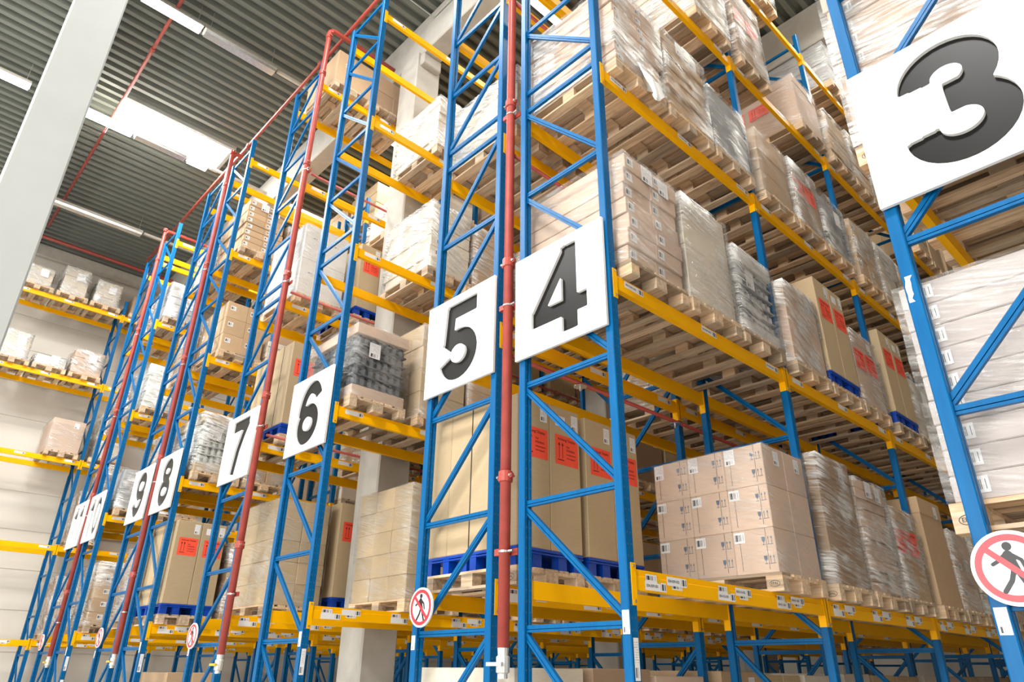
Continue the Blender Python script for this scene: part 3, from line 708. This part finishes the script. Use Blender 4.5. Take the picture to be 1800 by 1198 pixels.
def make_load(kind, x, y, z, T, rnd, label, near, opt):
    """x, y: centre of the pallet, z: its top, T: height of the goods"""
    rnd = random.Random(hash_key(opt['key'])); dx, dy = 1.15*opt.get('sx', 1), .77*opt.get('sy', 1)
    name, cat = {'tall': ('display_cartons', 'cartons')}.get(kind, ('wrapped_load', 'pallet load'))
    if kind == 'tall': name = 'display_load'
    root = link(name, None, None, (x, y, z)); tag(root, label, cat, opt.get('group', 'goods on the pallets'))
    mat = opt.get('mat', 'kraft'); fl = opt.get('film', 'film')
    if kind == 'fragile':
        nx, ny, nz = 3, 2, 3; cx, cy, cz = dx/nx, dy/ny, T/nz; me = ctn(cx, cy, cz, 'kraft_pink')
        for k in range(nz):
            for i in range(nx):
                for j in range(ny):
                    c = link('carton', me, root, (-dx/2+cx*(i+.5), -dy/2+cy*(j+.5), k*cz))
                    if j == 0:
                        yf = -cy/2-.0013
                        lab(c, -cx*.33, yf, cz-.08 if k == 2 else cz-.06, .10, .14 if k == 2 else .09, 'y', 'paper_tall' if k == 2 else 'paper_code')
                        for zz in (cz*.30, cz*.72): link('handling_mark', fragile_mark(), c, (cx*.33, yf, zz))
                        for xx in (-.33, .30): link('tape_line', cached(('tl', round(cz, 2)), lambda: MB().quad((-.0018, 0, .03), (.0018, 0, .03), (.0018, 0, cz-.004), (-.0018, 0, cz-.004)).mesh('tape_line', 'ink')), c, (cx*xx, yf+.0002, 0))
                    if i == nx-1 and k == nz-1: lab(c, cx/2+.0013, .05, cz-.10, .10, .13)
        wrap(root, dx, dy, T, 'film_thin', .004)
    elif kind == 'tall':
        # tall display cartons on two blue half pallets standing on the wooden one
        for i, xx in enumerate((-.30, .30)):
            p = link('plastic_pallet', cached('plpal', plastic_pallet_mesh), None, (x+xx, y, z), R(90))
            tag(p, '%s blue plastic half pallet, %s' % ('inner' if i == 0 else 'outer', opt['where']), 'pallet', 'blue plastic half pallets')
        h = T-.15; cuts = [-.595, -.30, .0, .30, .595]
        for i in range(4):
            for j in range(2):
                c = link('carton', ctn(.297, .392, h, 'kraft_light'), root, (-.4475+.298*i, -.198+.396*j, .15))
                if i == 3:
                    link('handling_label', orange_label(), c, (.1487, .02, h-.40))
                    lab(c, .1487, .12 if j == 0 else .13, h-.12, .085, .15)
                    if j == 1: lab(c, .1487, -.06, h-.135, .13, .10, 'x', 'label_white')
                if j == 0 and i in (1, 2): link('strap', cached(('strap', round(h, 2)), lambda: MB().box(-.004, .004, -.0022, 0, 0, h).mesh('strap', 'strap')), c, (.1487, -.1965, 0))
    elif kind == 'layers':
        nz = opt.get('nz', 8); cz = T/nz; split = opt.get('split', 2)
        for k in range(nz):
            jt = .25 if opt.get('tight') else 1; jx, jy = rnd.uniform(-.016, .016)*jt, rnd.uniform(-.014, .014)*jt
            for i in range(split):
                c = link('carton', ctn(dx, dy/split, cz-(.001 if opt.get('tight') else .004), mat), root, (jx, -dy/2+dy/split*(i+.5)+jy, k*cz))
                if opt.get('labels'): lab(c, dx/2+.0013, -dy/split*.3, cz*.5, .085, cz*.55, 'x', 'paper_code')
                if opt.get('ylabels') and i == 0: lab(c, -dx*.40, -dy/split/2-.0013, cz*.55, .10, cz*.6, 'y', 'paper_code')
        if opt.get('top'):
            lab(root, dx/2+.022, -.07, T-.10, .16, .17, 'x', 'paper_tall'); lab(root, dx/2+.022, .17, T-.12, .15, .16, 'x', 'paper_tall')
        if fl: wrap(root, dx+.03, dy+.03, T, fl, .006)
    elif kind == 'cases':
        load_cases(root, dx, dy, T, opt.get('nx', 2), opt.get('ny', 2), opt.get('nz', 4), mat, opt.get('labels', False), .006, rnd)
        if fl: wrap(root, dx+.01, dy+.01, T, fl, .005)
    elif kind == 'box':
        link('carton', ctn(dx, dy, T*.97, mat), root); link('carton_lid', ctn(dx+.012, dy+.012, T*.16, mat), root, (0, 0, T*.84))
        lab(root, dx/2+.0075, opt.get('ly', .18), T-.13, .12, .15)
        if opt.get('red'):
            for yy in (-.19, .15): link('handling_label', orange_label(), root, (dx/2+.004, yy, T*.62))
        if opt.get('redy'):
            for xx in (-.02, -.42): 
                q = link('handling_label', orange_label(), root, (xx, -dy/2-.004, T*.6), R(-90)); q.scale = (1, 1.05, .85)
        if fl: wrap(root, dx+.014, dy+.014, T, fl, .007)
    elif kind == 'trays':
        nz = opt.get('nz', 5); cap = T*.15; body = T-2*cap; cz = body/nz
        link('cap', ctn(dx, dy, cap, opt.get('cap', 'kraft_light')), root); link('cap', ctn(dx+.01, dy+.01, cap, opt.get('cap', 'kraft_light')), root, (0, 0, T-cap))
        for k in range(nz):
            # one layer of bottles, packed side by side
            def lay():
                mb = MB(); nx2, ny2 = 11, 7
                for i in range(nx2):
                    for j in range(ny2):
                        if 0 < i < nx2-1 and 0 < j < ny2-1: continue
                        px, py = -dx/2+.02+(dx-.04)*(i+.5)/nx2, -dy/2+.02+(dy-.04)*(j+.5)/ny2
                        mb.tube([(px, py, 0), (px, py, cz*.62), (px, py, cz*.85), (px, py, cz)], [.05, .05, .028, .028], 8)
                mb.box(-dx/2+.09, dx/2-.09, -dy/2+.09, dy/2-.09, 0, cz-.004); mb.box(-dx/2+.01, dx/2-.01, -dy/2+.01, dy/2-.01, 0, cz*.10)
                return mb.mesh('bottle_layer', mat, False)
            o = link('bottle_layer', cached(('lay', mat, round(cz, 3)), lay), root, (0, 0, cap+k*cz)); o['kind'] = 'stuff'
        lab(root, dx/2+.016, -.12, T*.66, .16, .20)
        wrap(root, dx+.02, dy+.02, T, fl, .012, .0)
    elif kind == 'white':
        nz = opt.get('nz', 3); cz = T/nz
        for k in range(nz): link('carton', ctn(dx*rnd.uniform(.94, 1), dy*rnd.uniform(.92, 1), cz-.004, mat), root, (rnd.uniform(-.01, .01), 0, k*cz))
        lab(root, dx/2+.03, .08, T*.68, .20, .24, 'x', 'label_white')
        wrap(root, dx, dy, T, 'film_milk', .015, .0)
    elif kind == 'panels':
        # two stacked tall white printed cartons
        for k in range(2):
            for j in range(2):
                c = link('carton', ctn(dx, dy/2, T/2, 'white_card'), root, (0, -dy/4+dy/2*j, k*T/2))
                link('printed_mark', cached('pm', lambda: MB().quad((0, -.07, -.012), (0, .07, -.012), (0, .07, .012), (0, -.07, .012)).mesh('printed_mark', 'paper_code')), c, (dx/2+.0013, 0, T*.32))
        wrap(root, dx+.01, dy+.01, T, 'film_thin', .004)
    if opt.get('drape'):
        rr = random.Random(5); mb = MB(); n = 9
        pts = [(dx/2+.02+.03*rr.random(), -.1+.36*i/n+.02*rr.random(), .10+.06*rr.random()) for i in range(n+1)]; pt2 = [(p[0]+.03+.03*rr.random(), p[1]+.03*rr.random(), -.08-.12*math.sin(math.pi*i/n)-.03*rr.random()) for i, p in enumerate(pts)]
        mb.add(pts+pt2, [(i, i+1, n+2+i, n+1+i) for i in range(n)]); link('loose_film', mb.mesh('loose_film', 'drape', True), root)
    return root
def hash_key(k):
    h = 17
    for q in k: h = (h*1009+q*7919+13) % 1000003
    return h
# what stands where: (rack, level, bay, slot) -> kind, top above the beam, options
D = {}
def put(r, l, b, s, kind, height, **o): D[(r, l, b, s)] = (kind, height, o)
put(4, 1, 0, 2, 'fragile', 1.24); put(4, 1, 1, 0, 'box', 1.38, mat='brown', film='film'); put(4, 1, 1, 1, 'layers', 1.30, mat='kraft_pink', nz=11, split=1, top=1)
put(4, 1, 1, 2, 'box', 1.13, mat='kraft', red=1); put(4, 1, 2, 0, 'box', 1.41, mat='kraft', film=None); put(4, 1, 2, 1, 'cases', 1.13, mat='kraft_pink', nx=1, ny=1, nz=3, labels=1)
put(4, 1, 2, 2, 'layers', 1.2, mat='cream', nz=8); put(4, 1, 3, 0, 'layers', 1.3, mat='kraft_pink', nz=9); put(4, 1, 3, 1, 'box', 1.2, mat='kraft')
put(4, 2, 0, 0, 'layers', 1.24, mat='kraft_pink', nz=7, labels=1, top=1, film='film_thin'); put(4, 2, 0, 1, 'cases', 1.28, mat='cream', nx=1, ny=1, nz=2)
put(4, 2, 0, 2, 'trays', 1.10, mat='grey', cap='white_card', film='film'); put(4, 2, 1, 0, 'box', 1.13, mat='kraft_pink', film='film_milk')
put(4, 2, 1, 1, 'tall', 1.53); put(4, 2, 1, 2, 'box', 1.14, mat='kraft_pink', red=1); put(4, 2, 2, 0, 'tall', 1.50); put(4, 2, 2, 1, 'white', 1.1, mat='cream'); put(4, 2, 2, 2, 'layers', 1.1, mat='cream', nz=8)
put(4, 3, 0, 0, 'layers', 1.20, mat='kraft_pink', nz=8, labels=1, ylabels=1, drape=1); put(4, 3, 0, 1, 'layers', 1.24, mat='kraft', nz=11, split=1, top=1)
put(4, 3, 0, 2, 'cases', 1.06, mat='grey', nx=1, ny=1, nz=2, film='film'); put(4, 3, 1, 0, 'cases', 1.10, mat='kraft', nx=1, ny=1, nz=3, film='film_thin')
put(4, 3, 1, 1, 'box', 1.15, mat='brown', red=1, film='film'); put(4, 3, 1, 2, 'white', 1.08, mat='grey', nz=2); put(4, 3, 2, 0, 'cases', 1.14, mat='kraft', nx=2, ny=2, nz=3, labels=1)
put(4, 3, 2, 1, 'layers', 1.1, mat='cream', nz=7); put(4, 3, 2, 2, 'cases', 1.1, mat='kraft', nz=3)
put(4, 4, 0, 2, 'layers', 1.25, mat='cream', nz=8, labels=1); put(4, 4, 1, 0, 'box', 1.5, mat='brown', red=1); put(4, 4, 1, 2, 'box', 1.08, mat='kraft_pink', redy=1, film='film_thin')
put(4, 4, 2, 0, 'layers', 1.07, mat='kraft', nz=8); put(4, 4, 2, 1, 'layers', 1.17, mat='kraft', nz=8); put(4, 4, 2, 2, 'cases', 1.1, mat='kraft')
put(4, 5, 1, 1, 'layers', 1.0, mat='kraft', nz=7); put(4, 5, 2, 1, 'cases', 1.09, mat='grey', nx=1, ny=1, nz=2); put(4, 5, 2, 2, 'cases', 1.0, mat='kraft')
put(5, 1, 0, 0, 'tall', 1.58); put(5, 1, 0, 1, 'tall', 1.57)
for q in range(2, 9): D[(5, 1, q//3, q % 3)] = None
put(5, 2, 1, 0, 'cases', 1.2, mat='kraft', nz=4); put(5, 2, 1, 1, 'layers', 1.1, mat='kraft_pink'); put(5, 2, 1, 2, 'cases', 1.2, mat='kraft')
put(5, 3, 0, 0, 'layers', 1.0, mat='cream', nz=4, split=1, film='film_milk', dy=-.04); put(5, 3, 0, 1, 'cases', 1.1, mat='kraft'); put(5, 3, 0, 2, 'layers', 1.0, mat='kraft_pink')
put(6, 1, 0, 1, 'cases', 1.49, mat='kraft_light', nx=3, ny=2, nz=5, film='film_thin', dy=.13)
put(6, 2, 0, 0, 'trays', 1.12, mat='dark', cap='kraft_pink', film='film_thin'); put(6, 2, 0, 1, 'cases', 1.45, mat='kraft_light', nx=1, ny=1, nz=4, film='film_thin', dy=.12, sy=.97); put(6, 2, 0, 2, 'box', .84, mat='kraft', film='film_thin', dy=.06, sy=.97)
put(6, 2, 1, 0, 'white', .75, mat='cream', nz=2); put(6, 2, 1, 1, 'cases', .75, mat='kraft', nz=2); put(6, 2, 1, 2, 'cases', .9, mat='kraft')
put(6, 3, 0, 1, 'layers', 1.30, mat='cream', nz=6, split=1, film='film_milk', dy=.11, labels=1, sy=.95); put(6, 3, 0, 2, 'cases', 1.25, mat='kraft', nx=1, ny=1, nz=2, dy=.06, sy=.97); put(6, 3, 1, 0, 'cases', 1.2, mat='kraft_pink')
put(6, 4, 0, 1, 'layers', 1.16, mat='cream', nz=6, split=1, film='film_milk', dy=.12)
put(7, 1, 0, 0, 'cases', 1.50, mat='kraft_light', nx=2, ny=2, nz=5, film='film_thin', dy=.26); put(7, 1, 0, 1, 'tall', 1.58, dy=.33)
put(7, 2, 0, 0, 'tall', 1.57, dy=.10); put(7, 3, 0, 0, 'panels', 1.42); put(7, 3, 0, 1, 'tall', 1.50, dy=.15); put(7, 2, 0, 2, 'cases', 1.2, mat='kraft'); put(7, 4, 0, 2, 'white', .8, mat='cream')
put(7, 5, 0, 0, 'cases', .90, mat='kraft', nx=1, ny=1, nz=1, film=None, labels=1, dy=.07); put(7, 5, 0, 1, 'cases', .90, mat='brown', nx=2, ny=2, nz=2, film=None, dy=.05)
put(8, 1, 0, 0, 'tall', 1.55, dy=-.05); put(8, 2, 0, 0, 'trays', 1.17, mat='bottle', cap='kraft_light', film='film'); put(8, 3, 0, 0, 'cases', 1.13, mat='kraft', nx=2, ny=2, nz=3, labels=1, film=None)
put(8, 4, 0, 0, 'layers', 1.25, mat='kraft', nz=8, labels=1, top=1, film=None); put(8, 3, 0, 1, 'layers', .6, mat='cream', nz=4, film=None); put(8, 1, 0, 1, 'cases', 1.3, mat='kraft')
put(8, 2, 0, 1, 'cases', 1.1, mat='kraft'); put(8, 4, 0, 1, 'cases', 1.0, mat='brown')
put(8, 0, 0, 0, 'cases', 1.60, mat='kraft', nz=3, labels=1, film=None, dy=.25); put(9, 1, 0, 0, 'cases', 1.35, mat='kraft_pink', nz=4); put(9, 2, 0, 0, 'layers', 1.2, mat='kraft_pink', nz=8); put(9, 3, 0, 0, 'cases', 1.2, mat='kraft', nz=4); put(9, 4, 0, 0, 'layers', 1.1, mat='cream', nz=8)
put(10, 1, 0, 0, 'cases', 1.31, mat='kraft', nx=2, ny=1, nz=5, labels=1); put(10, 2, 0, 0, 'layers', .95, mat='grey', nz=4); put(10, 3, 0, 0, 'layers', 1.14, mat='bottle', nz=8, top=1); put(10, 4, 0, 0, 'layers', 1.05, mat='grey', nz=5, top=1)
put(10, 2, 0, 1, 'cases', 1.0, mat='kraft'); put(10, 1, 0, 1, 'cases', 1.2, mat='kraft')
put(11, 1, 0, 0, 'white', 1.3, mat='cream'); put(11, 2, 0, 0, 'layers', 1.3, mat='cream', nz=9); put(11, 3, 0, 0, 'layers', 1.1, mat='kraft_pink'); put(11, 4, 0, 0, 'cases', 1.0, mat='kraft')
for l, s, t in ((5, 2, .92), (5, 1, 1.05), (5, 0, .75)): put(12, l, 0, s, 'white', t, mat='cream', sx=.85, sy=.85)
put(12, 4, 0, 2, 'white', .85, mat='kraft_pink'); put(12, 4, 0, 1, 'white', .42, mat='white_card', nz=1); put(12, 4, 0, 0, 'white', .9, mat='cream', sy=.8)
put(12, 3, 0, 2, 'box', 1.02, mat='kraft_pink', film='film_thin'); put(12, 5, 1, 0, 'box', .7, mat='brown', film=None)
put(12, 3, 1, 0, 'white', 1.4, mat='cream', sy=.8); put(12, 2, 1, 0, 'white', 1.45, mat='kraft_pink', sy=.85); put(12, 1, 1, 0, 'white', 1.5, mat='kraft_pink', sy=.85)
put(3, 1, 0, 0, 'layers', 1.34, mat='white_pink', nz=9, split=1, film='film_thin', ylabels=1, tight=1); put(3, 2, 0, 0, 'layers', 1.5, mat='kraft_pink', nz=9, split=1, ylabels=1); put(3, 3, 0, 0, 'layers', 1.2, mat='kraft_pink', nz=8, split=1)
put(3, 1, 0, 1, 'layers', 1.3, mat='cream'); put(3, 2, 0, 1, 'cases', 1.4, mat='kraft'); put(3, 1, 0, 2, 'cases', 1.3, mat='kraft'); put(3, 2, 0, 2, 'cases', 1.4, mat='kraft_pink')
put(3, 3, 0, 1, 'cases', 1.3, mat='kraft'); put(3, 3, 0, 2, 'cases', 1.3, mat='kraft'); put(3, 4, 0, 0, 'cases', 1.3, mat='kraft')
# deeper bays and the floor level: ordinary goods, kept only where the camera can see some of them
AUTO = random.Random(3)
KINDS = [('cases', dict(mat='kraft', nz=3)), ('layers', dict(mat='kraft_pink', nz=6, split=1)), ('box', dict(mat='kraft')), ('cases', dict(mat='kraft_light', nz=3)), ('layers', dict(mat='cream', nz=6, split=1)), ('box', dict(mat='brown'))]
for r in RX:
    for l in range(0, 6):
        for b in range(NB[r]):
            for s in range(3):
                k, o = KINDS[AUTO.randrange(len(KINDS))]; t = AUTO.uniform(1.0, 1.35); skip = AUTO.random() < .12
                if (r, l, b, s) in D or skip or (l == 0 and r > 6): continue
                if l == 0: D[(r, l, b, s)] = (k, {5: 1.67, 4: 1.58}.get(r, 1.45)+AUTO.uniform(-.05, .02), dict(o, film=None, auto=1))
                elif (b >= 3 if r == 4 else b >= 1) and r != 12: D[(r, l, b, s)] = (k, t, dict(o, film=None, auto=1))
KEEP = None
#KEEP_START
KEEP = {tuple(int(c) for c in q.split('.')) for q in '''3.1.0.0 3.2.0.0 3.2.0.1 3.2.0.2 4.1.0.2 4.1.1.0 4.1.1.1 4.1.1.2 4.1.2.0 4.1.2.1 4.1.2.2 4.1.3.0 4.1.3.1 4.1.3.2 4.1.4.0
4.2.0.0 4.2.0.1 4.2.0.2 4.2.1.0 4.2.1.1 4.2.1.2 4.2.2.0 4.2.2.1 4.2.2.2 4.2.3.0 4.2.3.2 4.3.0.0 4.3.0.1 4.3.0.2 4.3.1.0 4.3.1.1 4.3.1.2 4.3.2.0 4.3.2.1 4.3.2.2 4.3.3.0 4.3.3.1
4.3.3.2 4.4.0.2 4.4.1.0 4.4.1.2 4.4.2.0 4.4.2.1 4.4.2.2 4.4.3.1 4.4.3.2 4.4.4.0 4.5.1.1 4.5.2.1 4.5.2.2 4.5.3.0 5.0.0.0 5.0.0.1 5.0.0.2 5.0.1.0 5.0.1.1 5.0.1.2 5.0.2.0 5.0.2.1
5.0.2.2 5.0.3.0 5.0.3.1 5.0.3.2 5.0.4.0 5.0.4.1 5.0.5.0 5.1.0.0 5.1.0.1 5.2.1.0 5.2.1.1 5.2.1.2 5.2.2.0 5.2.2.1 5.2.2.2 5.2.3.0 5.2.4.1 5.2.4.2 5.3.0.0 5.3.0.1 6.1.0.1 6.1.1.0
6.1.1.1 6.1.2.0 6.1.2.2 6.1.3.2 6.1.4.1 6.1.4.2 6.1.5.0 6.1.5.1 6.2.0.0 6.2.0.1 6.2.0.2 6.2.2.0 6.2.2.1 6.2.2.2 6.3.0.1 6.3.0.2 6.3.1.0 6.3.1.1 6.3.1.2 6.3.2.0 6.4.0.1 6.4.1.0
6.4.1.1 7.1.0.0 7.1.0.1 7.1.1.0 7.2.0.0 7.2.0.2 7.2.3.0 7.2.3.1 7.2.3.2 7.3.0.0 7.3.0.1 7.3.1.2 7.3.2.0 7.3.2.1 7.4.0.2 7.4.1.0 7.4.1.2 7.5.0.0 7.5.0.1 7.5.1.0 7.5.1.1 8.0.0.0
8.1.0.0 8.1.0.1 8.2.0.0 8.2.0.1 8.2.1.0 8.3.0.0 8.3.0.1 8.4.0.0 8.4.0.1 8.5.1.0 9.1.0.0 9.2.0.0 9.2.1.0 9.3.0.0 9.4.0.0 9.4.1.0 9.5.1.0 10.1.0.0 10.2.0.0 10.2.0.1 10.2.1.0 10.3.0.0
10.4.0.0 10.4.1.0 11.1.0.0 11.2.0.0 11.2.1.0 11.3.0.0 11.3.1.0 11.4.0.0 11.5.1.0 12.1.1.0 12.2.1.0 12.3.0.2 12.3.1.0 12.4.0.0 12.4.0.1 12.4.0.2 12.5.0.0 12.5.0.1 12.5.0.2
12.5.1.0'''.split()}
#KEEP_END
DESC = {'fragile': 'pinkish fragile-marked cartons', 'tall': 'tall kraft display cartons', 'box': 'one big kraft carton', 'layers': 'flat layered cartons', 'cases': 'stacked kraft cartons', 'trays': 'bottle layers', 'white': 'white film bundle', 'panels': 'white printed cartons'}
MATW = {'kraft': 'brown', 'kraft_light': 'pale brown', 'kraft_pink': 'pinkish', 'white_card': 'white', 'cream': 'cream', 'grey': 'grey', 'dark': 'black', 'bottle': 'pale green', 'white_pink': 'pinkish white', 'brown': 'dark brown'}
NOUN = {'fragile': 'fragile-marked cartons', 'tall': 'tall cartons', 'box': 'single big carton', 'layers': 'flat layered cartons', 'cases': 'stacked cartons', 'trays': 'bottle trays', 'white': 'bundle in white film', 'panels': 'white printed cartons'}
for key, val in D.items():
    if val is None or (KEEP is not None and key not in KEEP): continue
    kind, top, o = val
    r, l, b, s = key; xl, xr = RX[r]
    x = (xl+xr)/2; y = Y0[r]+BAY*b+.087+.08+.4+.87*s+o.get('dy', 0); z = 0.0 if l == 0 else LV[l-1]+.001
    if l == 0: x += 0
    rn = 'rack %d' % r if r < 12 else 'the wall rack'
    lev = 'floor level' if l == 0 else LEVEL[l-1]+' level'
    where = '%s slot of %s bay, %s, %s' % (ORD[s], ORD[b], lev, rn)
    near = (r in (3, 4, 5, 6, 7) and b <= 1 and not o.get('auto')) or (r == 8 and b == 0)
    stamp = {(4, 1, 0, 2): '-y', (4, 1, 1, 0): '-y', (3, 1, 0, 0): '-yl', (5, 1, 0, 0): '-y', (5, 1, 0, 1): '-y', (3, 2, 0, 0): '-yl', (4, 3, 1, 0): '-y'}.get(key)
    make_pallet(x, y, z, near, 'wooden pallet, %s' % where, stamp)
    opt = dict(o); opt['key'] = key; opt['where'] = where
    opt['group'] = NOUN[kind]+' on pallets'
    mw = '' if kind in ('panels', 'white', 'fragile', 'tall') else MATW[o.get('mat', 'kraft')]+' '
    make_load(kind, x, y, z+.1445, top-.1445, None, '%s%s, %s' % (mw, NOUN[kind], where), near, opt)
